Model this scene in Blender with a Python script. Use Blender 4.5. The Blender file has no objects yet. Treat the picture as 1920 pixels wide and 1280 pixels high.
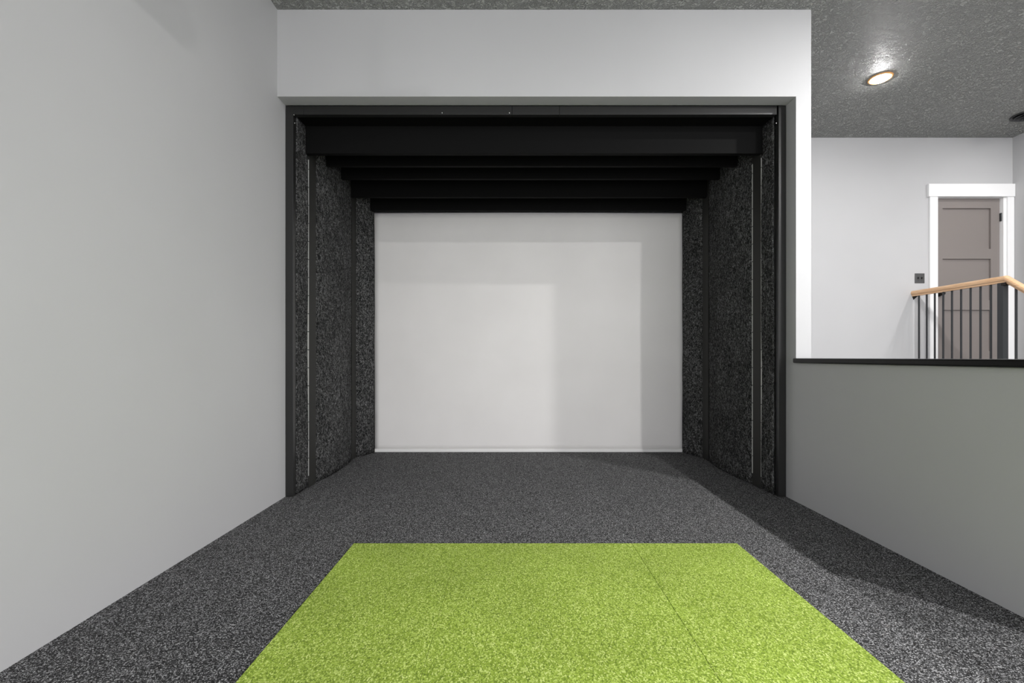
import bpy, bmesh, math, random
from mathutils import Vector, Matrix, noise
random.seed(7)
S = bpy.context.scene
C = bpy.context.collection

# ------------------------------------------------------------ camera
cam = bpy.data.cameras.new('camera')
cam.sensor_width = 36.0
cam.lens = 853.0 / 1920.0 * 36.0
cam.shift_y = 29.0 / 1920.0
cam.clip_start = 0.05
co = bpy.data.objects.new('camera', cam); C.objects.link(co)
co.location = (0, 0, 1.10)
co.rotation_euler = (math.radians(90), 0, 0)
S.camera = co

# ------------------------------------------------------------ world, exposure
w = bpy.data.worlds.new('world'); S.world = w; w.use_nodes = True
w.node_tree.nodes['Background'].inputs[0].default_value = (1.0, 1.0, 1.02, 1)
w.node_tree.nodes['Background'].inputs[1].default_value = 3.3
S.view_settings.view_transform = 'Standard'
S.view_settings.look = 'None'
S.view_settings.gamma = 1.0
S.view_settings.exposure = 0.0
S.view_settings.use_curve_mapping = False
# radiance of the downlight diffusers (small aperture near ones, wide far ones by the door)
LAMP_A, LAMP_B, LAMP_C, LAMP_D, LAMP_E, LAMP_FAR = 5500.0, 9900.0, 900.0, 4000.0, 800.0, 210.0

# ------------------------------------------------------------ materials
def mat(name, col, rough=0.6, spec=0.5, metal=0.0):
    m = bpy.data.materials.new(name); m.use_nodes = True
    b = m.node_tree.nodes['Principled BSDF']
    b.inputs['Base Color'].default_value = (*col, 1)
    b.inputs['Roughness'].default_value = rough
    b.inputs['Specular IOR Level'].default_value = spec
    b.inputs['Metallic'].default_value = metal
    return m
def nd(m, t, **kw):
    n = m.node_tree.nodes.new(t)
    for k, v in kw.items(): setattr(n, k, v)
    return n
def lk(m, a, b): m.node_tree.links.new(a, b)
def bsdf(m): return m.node_tree.nodes['Principled BSDF']
def coords(m, scale=(1, 1, 1), rot=(0, 0, 0)):
    tc = nd(m, 'ShaderNodeTexCoord'); mp = nd(m, 'ShaderNodeMapping')
    mp.inputs['Scale'].default_value = scale; mp.inputs['Rotation'].default_value = rot
    lk(m, tc.outputs['Object'], mp.inputs['Vector']); return mp.outputs['Vector']
def noise_tex(m, vec, scale, detail=4, rough=0.5, dist=0.0):
    n = nd(m, 'ShaderNodeTexNoise'); n.inputs['Scale'].default_value = scale
    n.inputs['Detail'].default_value = detail; n.inputs['Roughness'].default_value = rough
    n.inputs['Distortion'].default_value = dist
    lk(m, vec, n.inputs['Vector']); return n.outputs['Fac']
def ramp(m, fac, stops):
    r = nd(m, 'ShaderNodeValToRGB'); e = r.color_ramp.elements
    while len(e) < len(stops): e.new(0.5)
    for i, (p, c) in enumerate(stops):
        e[i].position = p; e[i].color = (*c, 1) if len(c) == 3 else c
    lk(m, fac, r.inputs['Fac']); return r.outputs['Color']
def bump(m, h, strength, dist, normal=None):
    b = nd(m, 'ShaderNodeBump'); b.inputs['Strength'].default_value = strength
    b.inputs['Distance'].default_value = dist; lk(m, h, b.inputs['Height'])
    if normal: lk(m, normal, b.inputs['Normal'])
    return b.outputs['Normal']
def g(v): return (v, v, v)

def paint(name, col, rough=0.55):
    m = mat(name, col, rough, 0.3)
    v = coords(m)
    n1 = noise_tex(m, v, 0.9, 3)
    c = ramp(m, n1, [(0.3, tuple(x * 0.97 for x in col)), (0.7, tuple(min(1, x * 1.03) for x in col))])
    lk(m, c, bsdf(m).inputs['Base Color'])
    n2 = noise_tex(m, v, 180, 2)
    lk(m, bump(m, n2, 0.08, 0.001), bsdf(m).inputs['Normal'])
    return m
M_WALL = paint('grey_wall_paint', (0.495, 0.495, 0.500))
M_WHITE = mat('white_trim_paint', (0.86, 0.86, 0.86), 0.4, 0.4)
M_DOOR = mat('taupe_door_paint', (0.225, 0.20, 0.188), 0.42, 0.4)

def ceiling_mat():
    m = mat('knockdown_ceiling', (0.42, 0.425, 0.405), 0.45, 0.5)
    v = coords(m)
    vd = nd(m, 'ShaderNodeTexVoronoi'); vd.inputs['Scale'].default_value = 38
    vd.feature = 'SMOOTH_F1'
    n0 = noise_tex(m, v, 24, 3, 0.6, 1.0)
    n = noise_tex(m, v, 40, 4, 0.6, 1.4)
    h = ramp(m, n, [(0.40, g(0)), (0.56, g(1))])
    lk(m, bump(m, h, 1.0, 0.03), bsdf(m).inputs['Normal'])
    m.node_tree.nodes.remove(vd)
    return m
M_CEIL = ceiling_mat()

def carpet_mat():
    m = mat('charcoal_loop_carpet', (0.05, 0.05, 0.05), 0.9, 0.15)
    v = coords(m)
    vo = nd(m, 'ShaderNodeTexVoronoi'); vo.inputs['Scale'].default_value = 290
    lk(m, v, vo.inputs['Vector'])
    sep = nd(m, 'ShaderNodeSeparateColor'); lk(m, vo.outputs['Color'], sep.inputs[0])
    c = ramp(m, sep.outputs[0], [(0.0, g(0.012)), (0.42, g(0.032)), (0.74, (0.12, 0.12, 0.123)), (0.96, (0.46, 0.46, 0.465))])
    lk(m, c, bsdf(m).inputs['Base Color'])
    wv = nd(m, 'ShaderNodeTexWave'); wv.bands_direction = 'Y'; wv.inputs['Scale'].default_value = 34
    wv.inputs['Distortion'].default_value = 1.2; wv.inputs['Detail'].default_value = 1
    lk(m, v, wv.inputs['Vector'])
    n1 = bump(m, wv.outputs['Fac'], 0.5, 0.004)
    n2 = bump(m, noise_tex(m, v, 260, 2), 0.9, 0.004, n1)
    lk(m, n2, bsdf(m).inputs['Normal'])
    return m
M_CARPET = carpet_mat()

def turf_mat():
    m = mat('green_turf', (0.2, 0.3, 0.05), 0.8, 0.2)
    v = coords(m, (1, 0.8, 1))
    vo = nd(m, 'ShaderNodeTexVoronoi'); vo.inputs['Scale'].default_value = 230
    lk(m, v, vo.inputs['Vector'])
    sep = nd(m, 'ShaderNodeSeparateColor'); lk(m, vo.outputs['Color'], sep.inputs[0])
    c = ramp(m, sep.outputs[1], [(0.0, (0.13, 0.20, 0.02)), (0.45, (0.27, 0.385, 0.044)),
                                 (0.8, (0.40, 0.53, 0.10)), (1.0, (0.64, 0.74, 0.25))])
    big = noise_tex(m, coords(m), 2.2, 4, 0.55)
    r2 = ramp(m, big, [(0.3, g(0.88)), (0.7, g(1.08))])
    mx = nd(m, 'ShaderNodeMix', data_type='RGBA', blend_type='MULTIPLY'); mx.inputs[0].default_value = 1
    lk(m, c, mx.inputs[6]); lk(m, r2, mx.inputs[7])
    lk(m, mx.outputs[2], bsdf(m).inputs['Base Color'])
    lk(m, bump(m, noise_tex(m, coords(m), 300, 2), 0.8, 0.004), bsdf(m).inputs['Normal'])
    return m
M_TURF = turf_mat()

def felt_mat():
    m = mat('charcoal_felt', (0.04, 0.04, 0.04), 0.95, 0.1)
    v = coords(m, (1, 1, 0.75))
    f1 = noise_tex(m, v, 40, 6, 0.78, 1.4)
    f2 = noise_tex(m, v, 110, 4, 0.75, 1.5)
    ad = nd(m, 'ShaderNodeMath', operation='ADD'); lk(m, f1, ad.inputs[0]); lk(m, f2, ad.inputs[1])
    c = ramp(m, ad.outputs[0], [(0.0, g(0.005)), (0.45, g(0.007)), (0.505, g(0.03)), (0.58, g(0.22))])
    # the sum runs 0..2, centre it on the ramp
    hf = nd(m, 'ShaderNodeMath', operation='MULTIPLY'); hf.inputs[1].default_value = 0.5
    lk(m, ad.outputs[0], hf.inputs[0])
    rn = [n for n in m.node_tree.nodes if n.type == 'VALTORGB'][0]
    lk(m, hf.outputs[0], rn.inputs['Fac'])
    big = ramp(m, noise_tex(m, v, 3.0, 3), [(0.3, g(0.75)), (0.7, g(1.25))])
    mx = nd(m, 'ShaderNodeMix', data_type='RGBA', blend_type='MULTIPLY'); mx.inputs[0].default_value = 1
    lk(m, c, mx.inputs[6]); lk(m, big, mx.inputs[7])
    lk(m, mx.outputs[2], bsdf(m).inputs['Base Color'])
    lk(m, bump(m, hf.outputs[0], 0.6, 0.006), bsdf(m).inputs['Normal'])
    return m
M_FELT = felt_mat()

def screen_mat():
    m = mat('white_screen_cloth', (0.74, 0.725, 0.715), 0.85, 0.15)
    v = coords(m)
    lk(m, ramp(m, noise_tex(m, v, 1.6, 3), [(0.3, (0.81, 0.792, 0.778)), (0.7, (0.85, 0.832, 0.818))]), bsdf(m).inputs['Base Color'])
    lk(m, bump(m, noise_tex(m, v, 500, 2), 0.15, 0.001), bsdf(m).inputs['Normal'])
    return m
M_SCREEN = screen_mat()
M_HEM = mat('white_webbing', (0.86, 0.85, 0.84), 0.7, 0.2)
M_BLACK = mat('black_satin_paint', (0.014, 0.014, 0.0135), 0.36, 0.5)
M_BEAM = mat('flat_black_paint', (0.0035, 0.0035, 0.0035), 0.75, 0.12)
M_BATTEN = mat('dark_grey_batten_paint', (0.022, 0.022, 0.02), 0.6, 0.25)
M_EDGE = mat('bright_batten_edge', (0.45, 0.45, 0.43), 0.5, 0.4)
M_LEDGE = mat('black_lacquer', (0.005, 0.005, 0.005), 0.3, 0.25)
M_METAL = mat('graphite_metal', (0.04, 0.042, 0.045), 0.38, 0.5, 0.4)
M_PLATE = mat('dark_grey_plastic', (0.07, 0.07, 0.07), 0.35, 0.5)
M_DARK = mat('black_plastic', (0.01, 0.01, 0.01), 0.4, 0.5)
M_BRONZE = mat('oil_rubbed_bronze', (0.02, 0.016, 0.013), 0.3, 0.5, 0.6)
M_RIM = mat('amber_rim', (0.9, 0.45, 0.16), 0.6, 0.3)
M_SCREW = mat('bright_screw', (0.7, 0.7, 0.68), 0.25, 0.5, 1.0)

def wood_mat():
    m = mat('honey_maple', (0.62, 0.34, 0.15), 0.35, 0.5)
    v = coords(m, (30, 3, 30))
    n = noise_tex(m, v, 2.0, 5, 0.6, 0.6)
    lk(m, ramp(m, n, [(0.25, (0.60, 0.34, 0.17)), (0.75, (0.80, 0.54, 0.33))]), bsdf(m).inputs['Base Color'])
    return m
M_WOOD = wood_mat()

def glow(name, strength):
    m = bpy.data.materials.new(name); m.use_nodes = True
    nt = m.node_tree; nt.nodes.clear()
    em = nt.nodes.new('ShaderNodeEmission'); em.inputs[0].default_value = (1.0, 0.99, 0.985, 1)
    em.inputs[1].default_value = strength
    ou = nt.nodes.new('ShaderNodeOutputMaterial'); nt.links.new(em.outputs[0], ou.inputs[0])
    return m
M_GLOW_FAR = glow('lamp_diffuser_dim', LAMP_FAR)

# ------------------------------------------------------------ mesh helpers
def bx(bm, x0, x1, y0, y1, z0, z1, bev=0.0):
    r = bmesh.ops.create_cube(bm, size=1.0)
    vs = r['verts']
    for v in vs:
        v.co = Vector((x0 + (v.co.x + .5) * (x1 - x0), y0 + (v.co.y + .5) * (y1 - y0), z0 + (v.co.z + .5) * (z1 - z0)))
    if bev > 0:
        es = list({e for v in vs for e in v.link_edges})
        bmesh.ops.bevel(bm, geom=es, offset=bev, segments=2, affect='EDGES', profile=0.5)
def lathe(bm, prof, cx, cy, cz, seg=40, axis='Z'):
    """prof: list of (r, h)."""
    rings = []
    for r, h in prof:
        ring = []
        for i in range(seg):
            a = 2 * math.pi * i / seg
            p = (r * math.cos(a), r * math.sin(a), h)
            if axis == 'Y': p = (p[0], h, p[1])
            if axis == 'X': p = (h, p[0], p[1])
            ring.append(bm.verts.new((cx + p[0], cy + p[1], cz + p[2])))
        rings.append(ring)
    for a, b in zip(rings, rings[1:]):
        for i in range(seg):
            bm.faces.new((a[i], a[(i + 1) % seg], b[(i + 1) % seg], b[i]))
    if prof[0][0] > 1e-6: bm.faces.new(rings[0][::-1])
    if prof[-1][0] > 1e-6: bm.faces.new(rings[-1])
def obj(name, bm, m, parent=None, smooth=False):
    bmesh.ops.recalc_face_normals(bm, faces=bm.faces)
    me = bpy.data.meshes.new(name); bm.to_mesh(me); bm.free()
    me.materials.append(m)
    if smooth:
        for p in me.polygons: p.use_smooth = True
    o = bpy.data.objects.new(name, me); C.objects.link(o)
    if parent is not None:
        o.parent = parent
        pr = parent; off = Vector((0, 0, 0))
        while pr is not None: off += pr.location; pr = pr.parent
        if off.length > 0:
            for v in me.vertices: v.co -= off      # part meshes are written in world space
    return o
def box(name, m, parent, *b, bev=0.0):
    bm = bmesh.new(); bx(bm, *b, bev=bev); return obj(name, bm, m, parent)
def struct(name, bm, m):
    o = obj(name, bm, m); o['kind'] = 'structure'; return o
def sbox(name, m, *b, bev=0.0):
    bm = bmesh.new(); bx(bm, *b, bev=bev); return struct(name, bm, m)
def thing(name, label, cat, loc=(0, 0, 0), group=None):
    o = bpy.data.objects.new(name, None); C.objects.link(o); o.empty_display_size = 0.1
    o.location = loc; o['label'] = label; o['category'] = cat
    if group: o['group'] = group
    return o

# ------------------------------------------------------------ dimensions
CEIL = 3.74
XL = -1.785
YH = 3.46            # front of the header
YF = 3.58            # front of the black frame
YB = 5.48            # far wall
XP0, XP1 = 2.160, 2.275
XR = 6.03
YN = -2.6            # open end behind the photographer
HB = 3.08            # underside of header
YW = 1.66            # near end of the half wall

# ------------------------------------------------------------ setting
sbox('floor', M_CARPET, XL, XR, YN, YB, -0.08, 0.0)
sbox('ceiling', M_CEIL, XL - 0.12, XR + 0.12, YN, YB + 0.12, CEIL, CEIL + 0.1)
sbox('wall_left', M_WALL, XL - 0.12, XL, YN, YB + 0.12, -0.08, CEIL)
sbox('wall_right', M_WALL, XR, XR + 0.12, YN, YB + 0.12, -0.08, CEIL)
# far wall with the doorway cut out
DX0, DX1 = 5.112, 5.945
LAND = 0.99
DZ1 = LAND + 2.03
bm = bmesh.new()
bx(bm, XL, DX0, YB, YB + 0.12, -0.08, CEIL)
bx(bm, DX1, XR, YB, YB + 0.12, -0.08, CEIL)
bx(bm, DX0, DX1, YB, YB + 0.12, DZ1, CEIL)
bx(bm, DX0, DX1, YB, YB + 0.12, -0.08, LAND)
struct('wall_back', bm, M_WALL)
bm = bmesh.new()
bx(bm, XL, XP1, YH, YF, HB, CEIL)
struct('wall_front', bm, M_WALL)
bm = bmesh.new()
bx(bm, XP0, XP1, YH, YF, 0, HB)
bx(bm, XP0, XP1, YF, YB, 0, CEIL)
bx(bm, XP0, XP1, YW, YH, 0, 1.053)
struct('wall_middle', bm, M_WALL)
sbox('trim_1', M_LEDGE, XP0 - 0.028, XP1 + 0.028, YW - 0.028, YH - 0.002, 1.055, 1.0905, bev=0.007)

# landing and stairs, seen above the half wall
sbox('stair_landing', M_CARPET, 4.77, XR, 4.46, YB, 0.0, LAND)
bm = bmesh.new()
for i in range(4):
    bx(bm, 4.77, XR, 4.46 - 0.25 * (i + 1), 4.46 - 0.25 * i - 0.001, 0.0, LAND - 0.198 * (i + 1), bev=0.008)
struct('staircase', bm, M_CARPET)

# ------------------------------------------------------------ door
bm = bmesh.new()
FD = YB + 0.035       # face of the door leaf
L0, L1 = DX0 + 0.004, DX1 - 0.036
ST = 0.105
bx(bm, L0, L1, FD + 0.022, FD + 0.050, LAND + 0.01, DZ1 - 0.003)         # core
zs = [(LAND + 0.01, LAND + 0.18), (LAND + 0.68, LAND + 0.80), (LAND + 1.300, LAND + 1.420), (LAND + 1.912, DZ1 - 0.003)]
bx(bm, L0, L0 + ST, FD, FD + 0.022, LAND + 0.01, DZ1 - 0.003)
bx(bm, L1 - ST, L1, FD, FD + 0.022, LAND + 0.01, DZ1 - 0.003)
for a, b in zs: bx(bm, L0 + ST, L1 - ST, FD, FD + 0.022, a, b)
door = struct('door_1', bm, M_DOOR)
bm = bmesh.new()
bx(bm, DX0 - 0.095, DX0, YB - 0.022, YB, LAND, DZ1 + 0.002, bev=0.002)
bx(bm, DX1 + 0.003, XR - 0.003, YB - 0.022, YB, LAND, DZ1 + 0.002, bev=0.002)
bx(bm, DX0 - 0.118, XR - 0.001, YB - 0.032, YB, DZ1 + 0.002, DZ1 + 0.155, bev=0.003)
bx(bm, DX1 - 0.030, DX1 + 0.003, YB - 0.004, YB + 0.10, LAND, DZ1)
bx(bm, DX0 - 0.001, DX0 + 0.003, YB - 0.004, YB + 0.10, LAND, DZ1)
bx(bm, DX0, DX1, YB + 0.002, YB + 0.10, DZ1 - 0.002, DZ1 + 0.002)
obj('door_casing', bm, M_WHITE, door)
for hz in (LAND + 0.22, LAND + 1.80):
    bm = bmesh.new()
    bx(bm, L1 - 0.002, L1 + 0.030, FD - 0.012, FD + 0.004, hz - 0.048, hz + 0.048)
    lathe(bm, [(0.008, -0.05), (0.008, 0.05)], L1 + 0.006, FD - 0.016, hz, 12)
    obj('hinge', bm, M_METAL, door)
bm = bmesh.new()
hx, hz = L0 + 0.055, LAND + 0.875
lathe(bm, [(0.034, 0), (0.034, -0.008), (0.014, -0.012), (0.011, -0.035), (0.026, -0.042), (0.030, -0.056), (0.022, -0.068), (0.0, -0.072)], hx, FD, hz, 28, 'Y')
obj('door_knob', bm, M_BRONZE, door, smooth=True)

# ------------------------------------------------------------ switch plate beside the door
sw = thing('light_switch', 'dark grey double light switch plate on the wall left of the door', 'light switch', (4.907, YB, 2.047))
bm = bmesh.new(); bx(bm, 4.849, 4.965, YB - 0.007, YB, 1.988, 2.106, bev=0.003); obj('cover_plate', bm, M_PLATE, sw)
for sx in (4.885, 4.929):
    bm = bmesh.new(); bx(bm, sx - 0.0065, sx + 0.0065, YB - 0.009, YB - 0.007, 2.034, 2.060)
    bx(bm, sx - 0.004, sx + 0.004, YB - 0.020, YB - 0.009, 2.045, 2.056, bev=0.001)
    obj('toggle', bm, M_DARK, sw)
    for sz in (2.020, 2.074):
        bm = bmesh.new(); lathe(bm, [(0.0035, 0), (0.003, -0.002), (0, -0.0025)], sx, YB - 0.007, sz, 12, 'Y')
        obj('screw', bm, M_METAL, sw)

# ------------------------------------------------------------ guard rail by the landing
RX = 4.835
rail = thing('stair_railing', 'black metal baluster guard rail with honey wood handrail in front of the door', 'railing', (RX, 4.97, LAND))
prof = [(-0.020, -0.034), (0.020, -0.034), (0.022, -0.020), (0.030, -0.010), (0.033, 0.006), (0.030, 0.022),
        (0.020, 0.031), (0.0, 0.034), (-0.020, 0.031), (-0.030, 0.022), (-0.033, 0.006), (-0.030, -0.010), (-0.022, -0.020)]
bm = bmesh.new()
YC = 4.445; RZ = 1.862; SL = 0.198 / 0.25
path = [(YB - 0.001, RZ), (YC, RZ), (YC - 1.02, RZ - 1.02 * SL)]
rings = []
for k, (y, z) in enumerate(path):
    rings.append([bm.verts.new((RX + px, y, z + pz)) for px, pz in prof])
for a, b in zip(rings, rings[1:]):
    for i in range(len(prof)):
        j = (i + 1) % len(prof); bm.faces.new((a[i], a[j], b[j], b[i]))
bm.faces.new(rings[0]); bm.faces.new(rings[-1][::-1])
obj('handrail', bm, M_WOOD, rail)
def baluster(y, z0, z1):
    bm = bmesh.new(); bx(bm, RX - 0.0065, RX + 0.0065, y - 0.0065, y + 0.0065, z0, z1)
    obj('baluster', bm, M_METAL, rail)
for k in range(9): baluster(5.405 - 0.1015 * k, LAND, RZ - 0.033)
for k in range(9):
    y = 4.362 - 0.1015 * k
    step = int((4.46 - y) / 0.25) + 1
    baluster(y, LAND - 0.198 * step, RZ - 0.033 - (YC - y) * SL)
box('newel_post', M_METAL, rail, RX - 0.027, RX + 0.027, 4.455, 4.51, LAND, RZ - 0.033, bev=0.002)
bm = bmesh.new(); bx(bm, RX - 0.03, RX + 0.034, 4.43, 4.475, RZ - 0.062, RZ - 0.034, bev=0.004); obj('corner_bracket', bm, M_BRONZE, rail)
bm = bmesh.new()
vs = [bm.verts.new(p) for p in [(RX - .016, YB, RZ - .034), (RX + .016, YB, RZ - .034), (RX, YB, RZ - .075), (RX - .016, YB - .045, RZ - .034), (RX + .016, YB - .045, RZ - .034)]]
for f in ((0, 1, 2), (3, 4, 1, 0), (0, 2, 3), (1, 4, 2), (3, 2, 4)): bm.faces.new([vs[i] for i in f])
obj('wall_bracket', bm, M_BRONZE, rail)

# ------------------------------------------------------------ hitting bay enclosure
EXL, EXR = -1.722, 2.086
enc = thing('hitting_bay_enclosure', 'black framed hitting bay lined with charcoal felt around the white screen', 'enclosure', (0.15, 4.4, 0.0))
FT = HB - 0.005
# front frame
box('front_post', M_BLACK, enc, XL + 0.003, EXL, YF, YF + 0.045, 0.0, FT, bev=0.002)
box('front_post', M_BLACK, enc, EXR + 0.012, XP0 - 0.003, YF, YF + 0.045, 0.0, FT, bev=0.002)
fb = [(EXL + 0.001, -1.642), (-1.640, -0.001), (0.001, 0.372), (0.374, EXR - 0.001)]
for a, b in fb: box('front_beam', M_BLACK, enc, a, b, YF + 0.001, YF + 0.046, 3.008, FT, bev=0.0015)
for x, z in ((EXL + 0.006, 3.004), (EXL + 0.012, 2.94), (EXR - 0.006, 2.94), (-0.55, 3.02), (-0.02, 3.02)):
    bm = bmesh.new(); lathe(bm, [(0.0045, 0), (0.004, -0.002), (0, -0.003)], x, YF, z, 12, 'Y'); obj('screw', bm, M_SCREW, enc)
# ceiling panel and beams
box('ceiling_panel', M_BEAM, enc, XL + 0.004, XP0 - 0.004, YF + 0.05, 5.36, 3.02, 3.05)
beams = [(3.78, 2.790, 0.045), (4.15, 2.842, 0.04), (4.50, 2.862, 0.04), (4.84, 2.800, 0.04), (5.17, 2.765, 0.06)]
for y, z, t in beams:
    box('ceiling_beam', M_BEAM, enc, XL + 0.03, XP0 - 0.03, y, y + t, z, 3.019, bev=0.003)

def felt(side, y0, y1, bulge, xa=None, xb=None, ztop=3.015):
    """hanging felt, gently bellied into the bay; side -1 left / +1 right."""
    base = EXL if side < 0 else EXR
    xa = base if xa is None else xa; xb = base if xb is None else xb
    bm = bmesh.new(); ny, nz = 16, 40; grid = []
    for j in range(nz + 1):
        row = []
        for i in range(ny + 1):
            u = i / ny; z = 0.006 + (ztop - 0.006) * j / nz
            y = y0 + (y1 - y0) * u
            x = xa + (xb - xa) * (u ** 0.8)
            b = bulge * math.sin(math.pi * u) ** 0.7 * (0.55 + 0.45 * math.exp(-z * 1.4))
            wob = 0.006 * noise.noise(Vector((y * 3 + side * 7, z * 2.2, 1.3)))
            x += -side * (b + wob + 0.004)
            row.append(bm.verts.new((x, y, z)))
        grid.append(row)
    for j in range(nz):
        for i in range(ny):
            bm.faces.new((grid[j][i], grid[j][i + 1], grid[j + 1][i + 1], grid[j + 1][i]))
    ext = bmesh.ops.extrude_face_region(bm, geom=bm.faces[:])
    for v in [e for e in ext['geom'] if isinstance(e, bmesh.types.BMVert)]: v.co.x += side * 0.012
    return obj('felt_panel', bm, M_FELT, enc, smooth=True)
felt(-1, YF + 0.05, 3.835, 0.002)
felt(-1, 3.97, 4.872, 0.050)
felt(-1, 4.985, 5.238, 0.010, EXL, -1.588)
felt(1, YF + 0.05, 3.80, 0.002)
felt(1, 3.93, 4.812, 0.050)
felt(1, 4.955, 5.238, 0.010, EXR, 1.968)

def batten(side, y0, y1, edges=True):
    base = EXL if side < 0 else EXR
    x0, x1 = (base - 0.02, base + 0.012) if side < 0 else (base - 0.012, base + 0.02)
    b = box('batten', M_BATTEN, enc, x0, x1, y0, y1, 0.0, 3.015, bev=0.0015)
    if edges:
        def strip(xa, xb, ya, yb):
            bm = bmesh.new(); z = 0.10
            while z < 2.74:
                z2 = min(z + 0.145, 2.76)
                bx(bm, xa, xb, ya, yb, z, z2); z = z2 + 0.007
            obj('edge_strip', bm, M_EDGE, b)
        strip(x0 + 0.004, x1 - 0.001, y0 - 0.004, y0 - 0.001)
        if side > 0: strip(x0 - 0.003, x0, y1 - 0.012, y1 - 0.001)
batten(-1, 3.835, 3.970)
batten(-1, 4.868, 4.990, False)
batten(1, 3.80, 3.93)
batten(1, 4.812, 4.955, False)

# ------------------------------------------------------------ impact screen
scr = thing('projection_screen', 'large white cloth screen stretched across the back of the dark bay', 'screen', (0.19, 5.25, 0.0))
bm = bmesh.new(); nx, nz = 60, 44; grid = []
SX0, SX1, SZ0, SZ1 = -1.588, 1.974, 0.030, 2.757
for j in range(nz + 1):
    row = []
    for i in range(nx + 1):
        u, v = i / nx, j / nz
        x = SX0 + (SX1 - SX0) * u; z = SZ0 + (SZ1 - SZ0) * v
        if i == 0: x += 0.010 * math.cos(v * 3.1) - 0.004
        if i == nx: x += 0.004 * math.sin(v * 5)
        if j == nz: z += 0.006 * math.sin(u * 3.3)
        y = 5.25 + 0.02 * math.sin(math.pi * u) * math.sin(math.pi * v) + 0.003 * noise.noise(Vector((x * 1.5, z * 1.5, 0)))
        row.append(bm.verts.new((x, y, z)))
    grid.append(row)
for j in range(nz):
    for i in range(nx):
        bm.faces.new((grid[j][i], grid[j][i + 1], grid[j + 1][i + 1], grid[j + 1][i]))
ext = bmesh.ops.extrude_face_region(bm, geom=bm.faces[:])
for v in [e for e in ext['geom'] if isinstance(e, bmesh.types.BMVert)]: v.co.y += 0.006
obj('screen_cloth', bm, M_SCREEN, scr, smooth=True)
box('bottom_hem', M_HEM, scr, SX0 + 0.006, SX1 - 0.002, 5.238, 5.258, 0.004, 0.040, bev=0.004)

# ------------------------------------------------------------ turf mat
mt = thing('turf_mat', 'bright green artificial turf mat lying on the charcoal carpet', 'mat', (0.19, 1.6, 0.0))
MZ = 0.012
for a, b in ((-0.925, -0.3100), (-0.3094, 0.6995), (0.7008, 1.315)):
    bm = bmesh.new(); bx(bm, a, b, 0.55, 2.66, 0.0, MZ, bev=0.002)
    obj('turf_panel', bm, M_TURF, mt)
mt.rotation_euler = (0, 0, 0)

# ------------------------------------------------------------ ceiling lights
def ceiling_light(x, y, label, gm, r=0.070, dome=0.009):
    t = thing('ceiling_light', label, 'ceiling light', (x, y, CEIL), 'round ceiling downlights')
    bm = bmesh.new()
    lathe(bm, [(0.098, CEIL), (0.098, CEIL - 0.003), (0.093, CEIL - 0.008), (r + 0.003, CEIL - 0.008), (r + 0.001, CEIL - 0.001)], x, y, 0, 48)
    obj('trim_ring', bm, M_RIM, t, smooth=True)
    bm = bmesh.new()
    e = CEIL - 0.0095
    lathe(bm, [(r, CEIL - 0.003), (r, e), (r * .86, e - dome * .5), (r * .57, e - dome * .85), (r * .26, e - dome * .98), (0.0, e - dome)], x, y, 0, 40)
    obj('diffuser', bm, gm, t, smooth=True)
    return t
ceiling_light(3.49, 4.31, 'lit round ceiling downlight with an amber rim right of the bay', M_GLOW_FAR, dome=0.016)
for x, y, st, lab in ((3.38, 2.14, LAMP_A, 'round downlight over the near part of the half wall'),
                      (3.40, 0.0, LAMP_B, 'round downlight beside the photographer, nearest of its row'),
                      (5.58, 4.31, LAMP_E, 'round downlight over the foot of the landing steps'),
                      (5.55, 2.15, LAMP_C, 'round downlight by the right wall, middle of its row'),
                      (5.55, 0.0, LAMP_D, 'round downlight by the right wall, nearest of its row')):
    ceiling_light(x, y, lab, glow('lamp_diffuser', st), 0.040, 0.0005)

# ------------------------------------------------------------ round ceiling vent
vx, vy = 5.605, 4.96
vt = thing('ceiling_vent', 'dark round stepped ceiling vent at the right edge near the door', 'vent', (vx, vy, CEIL))
for k, (r, d) in enumerate(((0.125, 0.012), (0.098, 0.026), (0.072, 0.040), (0.046, 0.052))):
    bm = bmesh.new()
    lathe(bm, [(r - 0.024, CEIL - d + 0.012), (r, CEIL - d + 0.004), (r, CEIL - d), (r - 0.004, CEIL - d - 0.003), (r - 0.024, CEIL - d + 0.008)], vx, vy, 0, 48)
    obj('ring', bm, M_METAL, vt, smooth=True)
bm = bmesh.new(); lathe(bm, [(0.022, CEIL), (0.022, CEIL - 0.058), (0.0, CEIL - 0.060)], vx, vy, 0, 24); obj('hub', bm, M_METAL, vt)
bm = bmesh.new(); lathe(bm, [(0.10, CEIL), (0.10, CEIL - 0.012)], vx, vy, 0, 40); obj('backing', bm, M_DARK, vt)

# ------------------------------------------------------------ ceiling projector (just above the frame; it throws the shadows seen on header and left wall)
qx, qy = 0.55, 2.22
pj = thing('projector', 'black projector hanging on a pole from the ceiling above the mat', 'projector', (qx, qy, CEIL))
bm = bmesh.new(); bx(bm, qx - 0.14, qx + 0.14, qy - 0.12, qy + 0.12, 3.235, 3.335, bev=0.012); obj('body', bm, M_DARK, pj)
bm = bmesh.new(); lathe(bm, [(0.026, 3.336), (0.026, CEIL - 0.01)], qx, qy, 0, 24); obj('pole', bm, M_METAL, pj, smooth=True)
bm = bmesh.new(); lathe(bm, [(0.07, CEIL - 0.012), (0.07, CEIL)], qx, qy, 0, 32); obj('ceiling_plate', bm, M_METAL, pj)
bm = bmesh.new(); lathe(bm, [(0.034, 0.0), (0.036, 0.025), (0.028, 0.027), (0.0, 0.015)], qx + 0.06, qy + 0.12, 3.285, 28, 'Y'); obj('lens', bm, M_METAL, pj, smooth=True)
